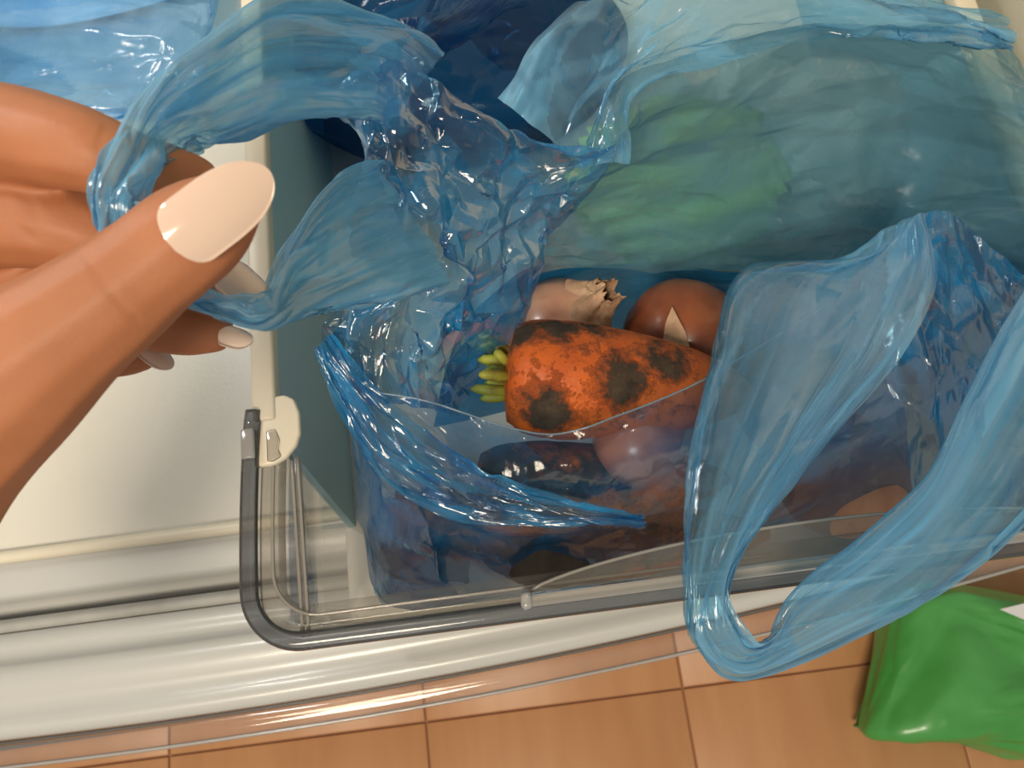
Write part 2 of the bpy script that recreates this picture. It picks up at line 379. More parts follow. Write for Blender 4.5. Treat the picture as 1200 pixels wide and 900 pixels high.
mesh('rim_bead', *sweep(upath(.0030, YJ + .001, .020, ZR - .001), [(-.0004 + .0036 * cos(t), .0032 * sin(t)) for t in np.linspace(0, 2 * pi, 12, endpoint=False)]), M_bead, fc, label='dark rounded outer rim of the clear front')
mesh('rim_ledge', *sweep(upath(.0042, YJ - .001, .019, 0), [(.0115, ZR - .0045), (.0, ZR - .0030), (.0, ZR - .0045), (.0115, ZR - .0060)]), M_clear, fc)
mesh('rim_ridge', *sweep(upath(.0115, YJ - .002, .018, ZR - .003)[:34], [(.0007 * cos(t), .0010 * sin(t)) for t in np.linspace(0, 2 * pi, 8, endpoint=False)]), M_ridge, fc)
for xo in (.0212, .0236):
    mesh('wall_rib', *tube([(XL + xo - .001 + .0015 * s, .073 - .069 * s, ZR - .004) for s in np.linspace(0, 1, 12)], .0008), M_ridge, fc)
box('wall_rib', XL + .0208, XL + .0238, .0078, .0745, ZR - .0065, ZR - .0035, M_clear, fc, .0008)
box('clip_window', XL + .0018, XL + .0072, .0745, .087, ZR - .0015, ZR + .0028, M_frost, fc, .0008, label='pale frosted clip window on the rim')
V, Fc = [], []
pts = [(XL + 0.0115, .0855), (XL + 0.0150, .0855), (XL + 0.0165, .081), (XL + 0.0158, .077), (XL + 0.0170, .074), (XL + 0.0135, .0725), (XL + 0.0115, .073)]
V = [(x, y, z) for z in (ZR - .002, ZR + .0005) for x, y in pts]; k = len(pts)
bevel(mesh('clip_hook', V, [tuple(range(k))[::-1], tuple(range(k, 2 * k))] + [(i, (i + 1) % k, k + (i + 1) % k, k + i) for i in range(k)], M_ridge, fc), .0006)
box('grip_end', -.0075, -.0028, .0032, .0098, ZR - .002, ZR + .0048, M_frost, fc, .0018)
# grip: lens-shaped raised bar along the front
gx = np.linspace(-.0045, .215, 40); V = []
for i, x in enumerate(gx):
    t = (x + .0045) / .2195; hump = .0125 * (1 - (2 * t - 1) ** 2) ** .8
    for dy, dz in [(.0038, 0), (.0038, .0035), (.0045, .0045), (.0075, .0045), (.0090 + 0, .0035), (.0090, 0)]:
        V.append((x, dy + (hump * .0 if dy < .006 else 0), ZR - .001 + dz))
Fc = gridfaces(len(gx), 6, True) + [tuple(range(6))[::-1], tuple(len(V) - 6 + i for i in range(6))]
bevel(mesh('grip_bar', V, Fc, M_ridge, fc, smooth=False), .0008)
V = []
for i, x in enumerate(gx):
    t = (x + .0045) / .2195; hump = .0125 * max(0, 1 - (2 * t - 1) ** 2) ** .7
    for dy, dz in [(.0085, 0), (.0085, .0025), (.0090 + hump, .0015), (.0090 + hump, -.001)]:
        V.append((x, dy, ZR - .001 + dz))
mesh('grip_plate', V, gridfaces(len(gx), 4, True) + [(3, 2, 1, 0), tuple(len(V) - 4 + i for i in range(4))], M_clear, fc, smooth=False)
mesh('grip_edge', *tube([(x, .0092 + .0125 * max(0, 1 - (2 * (x + .0045) / .2195 - 1) ** 2) ** .7, ZR) for x in gx], .0007), M_ridge, fc)

# ------------------------------------------------------------------ vegetables
def carrotmat(name, patches, seed):
    mt, nt, b = mat(name); L = nt.links.new
    tc = nd(nt, 'ShaderNodeTexCoord')
    nz = nd(nt, 'ShaderNodeTexNoise'); setin(nz, Scale=55, Detail=6); L(tc.outputs['Object'], nz.inputs['Vector'])
    base = ramp(nt, [(.3, (.44, .074, .007)), (.7, (.66, .135, .014))]); L(nz.outputs['Fac'], base.inputs[0])
    n2 = nd(nt, 'ShaderNodeTexNoise'); setin(n2, Scale=120, Detail=8, Roughness=.7); n2.inputs['Vector'].default_value = (0, 0, 0); L(tc.outputs['Object'], n2.inputs['Vector'])
    prev = None
    for (px, py, pz, rr) in patches:
        vm = nd(nt, 'ShaderNodeVectorMath', operation='DISTANCE'); L(tc.outputs['Object'], vm.inputs[0]); vm.inputs[1].default_value = (px, py, pz)
        dv = nd(nt, 'ShaderNodeMath', operation='DIVIDE'); L(vm.outputs['Value'], dv.inputs[0]); dv.inputs[1].default_value = rr
        if prev is None: prev = dv
        else:
            mn = nd(nt, 'ShaderNodeMath', operation='MINIMUM'); L(prev.outputs[0], mn.inputs[0]); L(dv.outputs[0], mn.inputs[1]); prev = mn
    ad = nd(nt, 'ShaderNodeMath', operation='MULTIPLY_ADD'); L(n2.outputs['Fac'], ad.inputs[0]); ad.inputs[1].default_value = 2.6; L(prev.outputs[0], ad.inputs[2])
    mk = nd(nt, 'ShaderNodeMapRange'); setin(mk, From_Min=1.95, From_Max=2.5, To_Min=1.0, To_Max=0.0); L(ad.outputs[0], mk.inputs[0])
    n5 = nd(nt, 'ShaderNodeTexNoise'); setin(n5, Scale=170, Detail=6, Roughness=.7); L(tc.outputs['Object'], n5.inputs['Vector'])
    sp = nd(nt, 'ShaderNodeMapRange'); setin(sp, From_Min=.53, From_Max=.74, To_Min=0, To_Max=.85); L(n5.outputs['Fac'], sp.inputs[0])
    mx = nd(nt, 'ShaderNodeMath', operation='MAXIMUM'); L(mk.outputs[0], mx.inputs[0]); L(sp.outputs[0], mx.inputs[1])
    soil = ramp(nt, [(.3, (.022, .014, .009)), (.7, (.075, .05, .03))]); L(n5.outputs['Fac'], soil.inputs[0])
    mc = nd(nt, 'ShaderNodeMix', data_type='RGBA'); L(mx.outputs[0], mc.inputs['Factor']); L(base.outputs[0], mc.inputs['A']); L(soil.outputs[0], mc.inputs['B'])
    L(mc.outputs['Result'], b.inputs['Base Color'])
    rg_ = nd(nt, 'ShaderNodeMapRange'); setin(rg_, To_Min=.45, To_Max=.95); L(mx.outputs[0], rg_.inputs[0]); L(rg_.outputs[0], b.inputs['Roughness'])
    hb = nd(nt, 'ShaderNodeMath', operation='MULTIPLY_ADD'); L(n5.outputs['Fac'], hb.inputs[0]); hb.inputs[1].default_value = .5; L(mx.outputs[0], hb.inputs[2])
    bp = nd(nt, 'ShaderNodeBump'); setin(bp, Strength=.8, Distance=.0015); L(hb.outputs[0], bp.inputs['Height']); L(bp.outputs[0], b.inputs['Normal'])
    return mt
M_leaf = plain('leaf_stub', (.34, .36, .04), .6, (.14, .10, .02), 120, bump=.5)
def frame(ax):
    ax = np.array(ax, float); ax /= np.linalg.norm(ax)
    s = np.cross(ax, [0, 0, 1.0]); s /= np.linalg.norm(s) + 1e-9
    return ax, s, np.cross(s, ax)
def rootmesh(p0, p1, prof, seed, lump=.04, seg=40, n=48):
    """root vegetable from crown p0 to tip p1; prof: (t, radius)"""
    rng = np.random.default_rng(seed); p0, p1 = np.array(p0), np.array(p1); ax, s, w = frame(p1 - p0); Ln = np.linalg.norm(p1 - p0)
    tt = np.linspace(0, 1, n); rr = np.interp(tt, [a for a, _ in prof], [b for _, b in prof])
    k = np.ones(5) / 5; rr2 = np.convolve(np.pad(rr, 2, mode='edge'), k, 'valid'); rr2[0] = rr[0] * .5
    ph = rng.uniform(0, 6.28, 12); V = []
    for i, t in enumerate(tt):
        for j in range(seg):
            th = 2 * pi * j / seg
            g = 1 + lump * (sin(2 * th + ph[0] + 3 * t) + .6 * sin(3 * th + ph[1] - 5 * t) + .5 * sin(9 * t + ph[2] + th)) * .5 - .012 * (sin(40 * t + ph[3] + 1.2 * sin(th * 2)) > .8)
            V.append(p0 + ax * Ln * t + rr2[i] * g * (cos(th) * s + sin(th) * w))
    V.append(p0 - ax * .001); V.append(p1 + ax * .001); N = len(V)
    Fc = gridfaces(n, seg, True) + [(N - 2, (j + 1) % seg, j) for j in range(seg)] + [(N - 1, N - 2 - seg + j, N - 2 - seg + (j + 1) % seg) for j in range(seg)]
    return V, Fc
def carrot(p0, p1, R, label, mt, seed, crown=True):
    p0, p1 = np.array(p0), np.array(p1); e = empty('carrot', tuple(p0), label, 'carrot', 'carrots in the blue bag')
    V, Fc = rootmesh(p0, p1, [(0, R * .68), (.04, R * .90), (.12, R * .98), (.25, R), (.5, R * .86), (.75, R * .66), (.92, R * .42), (1, R * .12)], seed)
    mesh('root', V, Fc, mt, e)
    if crown:
        ax, s, w = frame(p0 - p1); rng = random.Random(seed)
        for i in range(14):
            a = rng.uniform(0, 6.28); q = R * .55 * sqrt(rng.random()); b0 = p0 + (cos(a) * s + sin(a) * w) * q - ax * .002
            dv = ax * rng.uniform(.005, .016) + (cos(a) * s + sin(a) * w) * rng.uniform(-.002, .009)
            V, Fc = tube([b0, b0 + dv * .5, b0 + dv * .85 + w * .001, b0 + dv], [.0024, .0026, .0020, .0008], 7)
            mesh('leaf_stub', V, Fc, M_leaf, e)
    return e
c0, c1 = D(592, 438, .332), D(880, 462, .335)
e0 = c0
def rel(px, py, k): return tuple(D(px, py, k) - e0)
M_car = carrotmat('carrot_skin_main', [(*rel(735, 447, .309), .012), (*rel(640, 482, .310), .012), (*rel(792, 408, .312), .013), (*rel(655, 375, .316), .011), (*rel(700, 375, .318), .009), (*rel(745, 430, .307), .007), (*rel(610, 395, .318), .008)], 1)
carrot(c0, c1, .0262, 'soil-smeared orange carrot lying uncovered at the bag opening with stubby green top', M_car, 4)
M_carB = carrotmat('carrot_skin_soiled', [(.0, .01, .02, .026), (.03, -.01, .02, .026), (.06, 0, .015, .02), (.09, -.01, .02, .016)], 2)
carrot(D(560, 575, .335), D(850, 560, .36), .021, 'soil-caked carrot seen dimly through the film just below the uncovered carrot', M_carB, 6, False)
carrot(D(610, 640, .385), D(900, 625, .39), .020, 'soil-caked carrot lowest in the bag beside the drawer front', M_carB, 9, False)

def onionmat(name, a, b_, seed):
    mt, nt, b = mat(name); L = nt.links.new; setin(b, Roughness=.33)
    tc = nd(nt, 'ShaderNodeTexCoord'); wv = nd(nt, 'ShaderNodeTexNoise'); mp = nd(nt, 'ShaderNodeMapping'); mp.inputs['Scale'].default_value = (60, 60, 12); mp.inputs['Location'].default_value = (seed, seed * 2, 0)
    L(tc.outputs['Object'], mp.inputs[0]); L(mp.outputs[0], wv.inputs['Vector']); setin(wv, Scale=1.5, Detail=5)
    r = ramp(nt, [(.3, a), (.7, b_)]); L(wv.outputs['Fac'], r.inputs[0]); L(r.outputs[0], b.inputs['Base Color'])
    bp = nd(nt, 'ShaderNodeBump'); setin(bp, Strength=.15, Distance=.001); L(wv.outputs['Fac'], bp.inputs['Height']); L(bp.outputs[0], b.inputs['Normal'])
    b.inputs['Coat Weight'].default_value = .15
    return mt
M_on = onionmat('onion_skin', (.19, .046, .014), (.29, .08, .03), 1)
M_on2 = onionmat('onion_skin_pale', (.42, .19, .12), (.55, .30, .19), 4)
M_on3 = onionmat('onion_skin_red', (.42, .12, .06), (.55, .19, .10), 7)
M_dry = plain('dry_onion_skin', (.52, .33, .20), .6, (.34, .19, .11), 90, bump=.6, bscale=200)
def onion(c, R, ax, label, mt, seed, neck=True, flake=None):
    c = np.array(c); e = empty('onion', tuple(c), label, 'onion', 'onions in the blue bag'); a, s, w = frame(ax)
    rng = np.random.default_rng(seed); seg, n = 44, 34; V = []
    for i in range(n):
        t = pi * i / (n - 1); r = R * sin(t) ** .9 if 0 < i < n - 1 else 0.0005; z = -R * .92 * cos(t)
        if t > pi * .78: z += R * .25 * ((t - pi * .78) / (pi * .22)) ** 2; r = max(r, R * .10)
        for j in range(seg):
            th = 2 * pi * j / seg; g = 1 + .012 * sin(5 * th + seed) + .006 * sin(13 * th + 2 * seed)
            V.append(c + a * z + r * g * (cos(th) * s + sin(th) * w))
    V.append(c - a * R * .92); N = len(V)
    Fc = gridfaces(n, seg, True) + [(N - 1, (j + 1) % seg, j) for j in range(seg)]
    mesh('bulb', V, Fc, mt, e)
    if neck:
        V = []; n2 = 14; seg2 = 36
        for i in range(n2):
            t = i / (n2 - 1); r = R * (.42 * (1 - t) ** 1.6 + .17 + .05 * t); z = R * (.82 + .62 * t)
            for j in range(seg2):
                th = 2 * pi * j / seg2; g = 1 + (.10 + .16 * t) * sin(4 * th + seed) + .12 * t * sin(9 * th)
                V.append(c + a * (z + R * .10 * t * sin(3 * th + seed) + R * .06 * t * rng.normal()) + r * g * (cos(th) * s + sin(th) * w * .8))
        mesh('dry_neck', V, gridfaces(n2, seg2, True), M_dry, e)
    if flake is not None:
        f = np.array(flake); nn = (f - c) / np.linalg.norm(f - c); y = UPV - nn * (UPV @ nn); y /= np.linalg.norm(y); x = np.cross(y, nn)
        V = [c + nn * R * 1.02 + x * dx * R + y * dy * R + nn * dz * R for dx, dy, dz in [(-.16, -.30, 0), (.30, -.42, 0), (.20, -.05, .03), (.0, .34, .07), (-.10, .10, .04), (.03, -.08, .03)]]
        mesh('skin_flake', V, [(0, 1, 5), (1, 2, 5), (2, 3, 5), (3, 4, 5), (4, 0, 5)], M_dry, e)
    return e
onion(D(800, 398, .378), .0300, (.5, .6, -.6), 'round red-brown onion with a pale skin flake behind the uncovered carrot', M_on, 2, False, D(786, 384, .345))
onion(D(655, 388, .385), .0270, D(716, 338, .355) - D(650, 392, .385), 'small pinkish onion whose dry neck pokes out above the uncovered carrot', M_on2, 3)
onion(D(745, 520, .338), .0200, (1, .2, .2), 'pinkish onion behind the clear film directly below the uncovered carrot', M_on3, 5, False)
onion(D(985, 562, .385), .031, (.3, 1, .4), 'large reddish onion showing through the film between the two strands of the drooping handle', M_on2, 7, False)
onion(D(930, 470, .36), .028, (.6, .2, .7), 'brown onion under the film behind the left strand of the drooping handle', M_on, 8, False)
M_beet = plain('beet_skin', (.020, .015, .014), .6, (.060, .045, .035), 60, bump=.7)
def beet(p0, p1, R, label, seed):
    e = empty('beetroot', tuple(p0), label, 'beetroot', 'dark beetroots in the blue bag')
    V, Fc = rootmesh(p0, p1, [(0, R * .3), (.06, R * .6), (.2, R * .93), (.42, R), (.65, R * .8), (.82, R * .4), (.92, R * .14), (1, R * .04)], seed, .06)
    mesh('root', V, Fc, M_beet, e)
    ax, s, w = frame(np.array(p0) - np.array(p1))
    for i in range(4):
        b0 = np.array(p0) + s * R * .12 * (i - 1.5); V, Fc = tube([b0 - ax * .003, b0 + ax * .004, b0 + ax * .007 + s * .002 * (i - 1.5)], [.0022, .002, .001], 7); mesh('stalk_stub', V, Fc, M_beet, e)
beet(D(470, 592, .388), D(548, 682, .395), .027, 'dark earthy beetroot in the lower left corner of the bag', 3)
beet(D(560, 590, .365), D(730, 660, .385), .029, 'dark earthy beetroot under the film in the middle of the bag front', 6)

# pale green cabbage in the drawer, behind the bag's rear panel
M_cab = plain('cabbage_leaf', (.36, .55, .24), .5, (.50, .64, .36), 14, bump=.4, bscale=30)
def leafball(name, c, R, seed, lo, hi, off, roll, parent, mt):
    V = []; n, mm = 26, 36; rng = np.random.default_rng(seed); ph = rng.uniform(0, 6, 4)
    for i in range(n):
        for j in range(mm):
            a = lo + (hi - lo) * i / (n - 1); b_ = -1.15 + 2.3 * j / (mm - 1)
            rr = R + off + .0016 * sin(9 * b_ + ph[0]) * (i / n) + .0012 * sin(14 * a + 5 * b_ + ph[1]) + .0035 * max(0, abs(b_) - .9) * 4 * (1 + .4 * sin(12 * a))
            d_ = np.array([cos(a) * cos(b_), sin(b_) * 1.0, sin(a) * cos(b_)])
            x, y = d_[0] * cos(roll) - d_[1] * sin(roll), d_[0] * sin(roll) + d_[1] * cos(roll)
            V.append(np.array(c) + rr * np.array([x * 1.2, y, d_[2] * .95]))
    return mesh(name, V, gridfaces(n, mm), mt, parent)
def cabbage(cc, R, label, mt, sd):
    cab = empty('cabbage', (cc[0], cc[1], ZF), label, 'cabbage', 'cabbages behind the bag')
    V = [cc + (R - .001) * np.array([1.2 * cos(t) * cos(p), cos(p) * sin(t), .95 * sin(p)]) for p in np.linspace(-pi / 2, pi / 2, 20) for t in np.linspace(0, 2 * pi, 32, endpoint=False)]
    mesh('head', V, gridfaces(20, 32, True), mt, cab)
    for q in range(6): leafball('leaf', cc, R, q + sd, -.3 + .1 * q, 1.9 + .1 * q, .0005 + .0012 * q, q * 1.05 + sd, cab, mt)
M_cab2 = plain('pale_cabbage_leaf', (.40, .45, .46), .5, (.50, .53, .54), 14, bump=.4, bscale=30)
cabbage(P(790, 222, .650), .045, 'greener cabbage showing through the rear of the bag, left one of two', M_cab, 0)
cabbage(P(968, 165, .647), .041, 'paler greyish cabbage showing through the rear of the bag, right one of two', M_cab2, 20)

# ------------------------------------------------------------------ blue carrier bag in the drawer
def inbox(X):
    X = X.copy(); low = X[..., 2] < ZR + .004
    X[..., 2] = np.maximum(X[..., 2], ZF + .002)
    X[..., 1] = np.where(low, np.maximum(X[..., 1], .0115), X[..., 1])
    X[..., 0] = np.where(low, np.clip(X[..., 0], XL + .012, XR - .012), X[..., 0])
    return X
bag = empty('carrier_bag', tuple(P(760, 420, ZF)), 'open translucent blue carrier bag spread over the clear-fronted drawer, one handle held up', 'bag')
gus = [[(372, 118, .262), (440, 70, .265), (500, 90, .268), (560, 128, .275), (630, 165, .285), (738, 160, .287)],
       [(415, 165, .272), (445, 160, .272), (505, 165, .272), (570, 190, .280), (640, 212, .290), (705, 205, .300)],
       [(430, 240, .276), (455, 245, .273), (505, 250, .274), (560, 265, .283), (612, 270, .298), (655, 272, .318)],
       [(440, 320, .278), (465, 322, .274), (500, 330, .276), (545, 340, .288), (578, 350, .308), (606, 362, .335)],
       [(372, 385, .282), (420, 392, .280), (460, 405, .283), (500, 415, .294), (535, 425, .318), (562, 445, .348)],
       [(398, 465, .290), (430, 478, .288), (465, 475, .292), (500, 478, .300), (530, 485, .322), (545, 490, .352)]]
filmobj('side_gusset', film(Dg(gus), 230, 190, 3, [(4, 3, .008), (9, 8, .0050), (20, 18, .0022)], colfn=inbox), M_filmu, bag)
front = [[(375, 388, .284), (430, 452, .286), (490, 466, .287), (544, 482, .288), (600, 503, .288), (654, 513, .288), (730, 488, .288), (812, 452, .290), (900, 400, .295), (1000, 335, .300)],
         [(392, 450, .295), (440, 510, .292), (500, 525, .291), (560, 545, .291), (610, 560, .292), (670, 560, .293), (740, 540, .295), (820, 520, .298), (920, 480, .300), (1040, 420, .310)],
         [(412, 530, .330), (450, 580, .310), (510, 590, .305), (570, 605, .305), (620, 612, .310), (690, 610, .315), (760, 600, .320), (840, 585, .325), (940, 560, .325), (1060, 510, .330)],
         [(425, 620, .380), (455, 650, .360), (520, 655, .350), (580, 660, .350), (630, 660, .355), (700, 655, .360), (770, 645, .365), (850, 635, .365), (950, 620, .365), (1070, 580, .370)],
         [(440, 698, .405), (470, 715, .395), (530, 724, .388), (590, 718, .388), (640, 705, .395), (710, 700, .415), (780, 690, .415), (860, 680, .415), (960, 665, .415), (1080, 640, .415)],
         [(450, 680, .428), (475, 692, .426), (530, 700, .424), (590, 700, .424), (640, 695, .424), (710, 692, .425), (780, 684, .426), (860, 675, .427), (960, 660, .43), (1080, 635, .432)]]
filmobj('front_panel', film(Dg(front), 130, 230, 5, [(2, 7, .0055), (4, 13, .0030), (9, 30, .0010)], colfn=inbox), M_film, bag)
back = [[(695, 165, .295), (740, 85, .297), (840, 56, .302), (940, 32, .307), (1070, 30, .312), (1190, 44, .315), (1260, 110, .315)],
        [(668, 220, .315), (750, 175, .33), (850, 150, .34), (950, 130, .345), (1080, 130, .345), (1200, 150, .312), (1300, 200, .298)],
        [(650, 270, .335), (740, 250, .36), (840, 240, .37), (950, 230, .375), (1080, 230, .375), (1205, 240, .318), (1300, 280, .296)],
        [(625, 315, .36), (720, 312, .375), (820, 318, .385), (940, 322, .39), (1060, 320, .39), (1190, 330, .335), (1300, 370, .295)]]
low = [back[-1],
        [(540, 385, .378), (700, 338, .405), (820, 340, .41), (940, 345, .41), (1060, 345, .42), (1160, 370, .40), (1260, 420, .36)],
        [(505, 500, .375), (650, 470, .415), (800, 460, .415), (940, 450, .415), (1060, 450, .42), (1150, 450, .42), (1230, 480, .41)]]
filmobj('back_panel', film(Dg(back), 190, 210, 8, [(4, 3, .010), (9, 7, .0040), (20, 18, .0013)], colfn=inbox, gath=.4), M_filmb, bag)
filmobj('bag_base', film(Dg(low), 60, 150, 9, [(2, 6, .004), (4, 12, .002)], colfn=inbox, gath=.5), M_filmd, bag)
flap = [[(738, 192, .284), (746, 112, .285), (850, 74, .29), (950, 46, .296), (1070, 43, .302), (1192, 50, .307)],
        [(668, 180, .282), (722, 80, .279), (805, 25, .283), (920, 3, .290), (1050, 15, .300), (1185, 44, .308)],
        [(586, 120, .298), (675, 15, .298), (770, -35, .308), (900, -45, .318), (1020, -12, .322), (1160, 35, .315)]]
filmobj('folded_flap', film(Dg(flap), 90, 180, 12, [(2, 5, .007), (4, 12, .0042), (12, 26, .0016)]), M_filmg, bag)
rg = [[(1030, 300, .297), (1085, 250, .291), (1140, 265, .293), (1200, 320, .298), (1270, 380, .301)],
      [(1030, 400, .33), (1090, 360, .325), (1140, 370, .325), (1190, 400, .325), (1260, 440, .32)],
      [(1050, 500, .36), (1090, 480, .36), (1130, 490, .355), (1180, 500, .35), (1250, 520, .345)],
      [(1060, 620, .40), (1090, 610, .40), (1130, 610, .395), (1180, 600, .385), (1250, 600, .38)]]
filmobj('side_gusset', film(Dg(rg), 130, 110, 15, [(3, 3, .007), (7, 8, .0038), (16, 18, .0012)], colfn=inbox), M_filmu, bag)
lh = [((520, 60, .275), (455, 150, .272)), ((470, 25, .262), (430, 140, .262)), ((400, 10, .238), (385, 138, .245)), ((320, 6, .212), (320, 147, .218)), ((240, 55, .188), (255, 172, .192)), ((180, 112, .170), (212, 178, .175)),
      ((140, 185, .157), (182, 205, .162)), ((127, 240, .153), (157, 248, .157)), ((148, 300, .164), (185, 285, .166)), ((200, 347, .174), (235, 328, .174)),
      ((255, 380, .183), (275, 352, .184)), ((308, 391, .192), (314, 350, .192)), ((362, 374, .206), (345, 285, .210)), ((452, 352, .230), (398, 214, .236)), ((520, 330, .262), (450, 190, .268))]
filmobj('handle', film(strap(lh, .004, 14), 260, 150, 21, [(7, 9, .0034), (6, 18, .0028), (14, 36, .0010)], True), M_filmg, bag, True, 'raised handle looped through the fingers')
def rows5(a, b): return (a, b)
rh = [((985, 318, .300), (1082, 248, .289)), ((868, 326, .300), (1096, 325, .284)), ((833, 420, .285), (1040, 430, .271)), ((807, 530, .271), (958, 530, .262)), ((800, 612, .262), (900, 605, .256)), ((800, 690, .257), (860, 697, .253)),
      ((810, 752, .258), (882, 750, .253)), ((868, 797, .260), (902, 748, .256)), ((1000, 746, .262), (932, 702, .258)), ((1110, 692, .262), (1015, 638, .258)), ((1210, 605, .268), (1085, 568, .264)), ((1290, 500, .277), (1130, 470, .275)), ((1330, 400, .287), (1180, 370, .285)), ((1338, 300, .296), (1230, 300, .295)), ((1285, 235, .299), (1232, 262, .298))]
filmobj('handle', film(strap(rh, .0035, 14), 260, 150, 25, [(7, 9, .0034), (5, 18, .0028), (13, 36, .0010)], True), M_filmg, bag, True, 'loose handle drooping over the drawer front')

X = film(Dg(front), 130, 230, 5, [(2, 7, .0055), (4, 13, .0030), (9, 30, .0010)], colfn=inbox)
mesh('hem', *tube(X[0, ::3], .0004, 6), M_hem, bag)
hf = [((388, 392, .2835), (368, 412, .287)), ((440, 452, .2835), (398, 490, .292)), ((500, 505, .286), (440, 556, .298)), ((565, 545, .288), (520, 606, .299)), ((635, 574, .290), (608, 618, .299)), ((700, 594, .293), (688, 616, .298)), ((755, 606, .300), (752, 611, .301))]
filmobj('folded_hem', film([[D(*a) + (D(*b_) - D(*a)) * t for t in (0, .33, .67, 1)] for a, b_ in hf], 170, 70, 71, [(5, 3, .0045), (12, 7, .0022), (24, 14, .0008)]), M_filmu, bag)
cf = [((428, 560, .330), (492, 590, .303)), ((428, 620, .365), (505, 640, .330)), ((436, 680, .395), (530, 690, .365)), ((455, 706, .410), (550, 716, .388))]
filmobj('corner_fold', film([[D(*a) + (D(*b_) - D(*a)) * t for t in (0, .33, .67, 1)] for a, b_ in cf], 90, 70, 73, [(2, 5, .005), (4, 10, .0025), (10, 20, .0008)], colfn=inbox), M_filmu, bag)
fs = [((1030, 275, .294), (1083, 247, .288)), ((1012, 325, .292), (1098, 328, .281)), ((990, 400, .274), (1056, 418, .270)), ((930, 500, .262), (967, 525, .259)), ((880, 590, .256), (902, 607, .253)), ((838, 675, .253), (854, 686, .251)), ((815, 745, .252), (882, 745, .250)), ((860, 790, .254), (900, 748, .252)), ((935, 770, .257), (925, 712, .255))]
filmobj('handle_fold', film([[D(*a) + (D(*b_) - D(*a)) * t for t in (0, .33, .67, 1)] for a, b_ in fs], 200, 50, 61, [(7, 3, .0016), (8, 7, .0010), (16, 14, .0004)]), M_filmg, bag)
# second blue bag, crumpled, behind
b2 = [[P(505, -90, .70)] * 10, ]
def crumpled(name, c, rx, ry, rz, seed, material, parent, n=80, mm=110, layers=((4, 7, .012), (8, 14, .005), (18, 30, .0015))):
    c = np.array(c); net = []
    for ph in np.linspace(-pi / 2 + .12, pi / 2 - .12, 8):
        net.append([c + np.array([rx * cos(ph) * cos(t), ry * cos(ph) * sin(t), rz * sin(ph)]) for t in np.linspace(0, 2 * pi, 12, endpoint=False)])
    X = film(net, n, mm, seed, layers, True)
    V = np.concatenate([X.reshape(-1, 3), [X[0].mean(0), X[-1].mean(0)]]); k = X.shape[1]; N = len(V)
    Fc = gridfaces(X.shape[0], k, True) + [(N - 2, (j + 1) % k, j) for j in range(k)] + [(N - 1, N - 2 - k + j, N - 2 - k + (j + 1) % k) for j in range(k)]
    o = mesh(name, V, Fc, material, parent)
    a = o.data.attributes.new('gather', 'FLOAT', 'POINT'); a.data.foreach_set('value', np.append(GATHER[0].ravel(), [1, 1]).astype(np.float32)); return o
b2c = P(590, 95, .660)
b2 = empty('plastic_bag', (b2c[0], b2c[1] + .03, ZF), 'crumpled dark blue plastic bag deep in the drawer behind the carrier bag', 'bag')
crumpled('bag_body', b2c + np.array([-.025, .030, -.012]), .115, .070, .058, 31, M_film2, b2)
tk = [((440, 20, .34), (530, 25, .34)), ((470, 50, .33), (505, 60, .33)), ((500, 15, .33), (555, 35, .33)), ((540, -40, .35), (640, -10, .35))]
filmobj('bag_ear', film(strap(tk, .006, 12), 70, 60, 33, [(4, 7, .004), (9, 14, .0015)], True), M_film2, b2, True)

# ------------------------------------------------------------------ hand
def skinmat():
    mt, nt, b = mat('skin'); L = nt.links.new
    tc = nd(nt, 'ShaderNodeTexCoord'); nz = nd(nt, 'ShaderNodeTexNoise'); setin(nz, Scale=32, Detail=4); L(tc.outputs['Object'], nz.inputs['Vector'])
    r = ramp(nt, [(.35, (.40, .15, .064)), (.7, (.49, .19, .085))]); L(nz.outputs['Fac'], r.inputs[0]); L(r.outputs[0], b.inputs['Base Color'])
    setin(b, Roughness=.58); b.inputs['Subsurface Weight'].default_value = .12; b.inputs['Subsurface Radius'].default_value = (1, .35, .2); b.inputs['Subsurface Scale'].default_value = .0035
    v = nd(nt, 'ShaderNodeTexVoronoi'); setin(v, Scale=900); L(tc.outputs['Object'], v.inputs['Vector'])
    n2 = nd(nt, 'ShaderNodeTexNoise'); setin(n2, Scale=260, Detail=5); L(tc.outputs['Object'], n2.inputs['Vector'])
    ad = nd(nt, 'ShaderNodeMath', operation='ADD'); L(v.outputs['Distance'], ad.inputs[0]); L(n2.outputs['Fac'], ad.inputs[1])
    bp = nd(nt, 'ShaderNodeBump'); setin(bp, Strength=.10, Distance=.0003); L(ad.outputs[0], bp.inputs['Height']); L(bp.outputs[0], b.inputs['Normal'])
    return mt
M_skin = skinmat()
M_nail = plain('nail_varnish', (.76, .56, .45), .12, (.80, .61, .50), 20, coat=.8)
M_nail2 = plain('nail_bare', (.78, .60, .50), .2, (.82, .66, .56), 20, coat=.5)
_ico = bmesh.new(); bmesh.ops.create_icosphere(_ico, subdivisions=2, radius=1)
ICV = np.array([v.co[:] for v in _ico.verts]); ICF = np.array([[v.index for v in f.verts] for f in _ico.faces]); _ico.free()
def chain(pts, step=.0007, flat=1.0):
    """pts: (px, py, k, radius px) -> spheres"""
    q = np.array([[*D(a, b_, k), r * k / FPX] for a, b_, k, r in pts])
    n = int(sum(np.linalg.norm(q[1:, :3] - q[:-1, :3], axis=1)) / step) + 2
    return catmull(q, n)
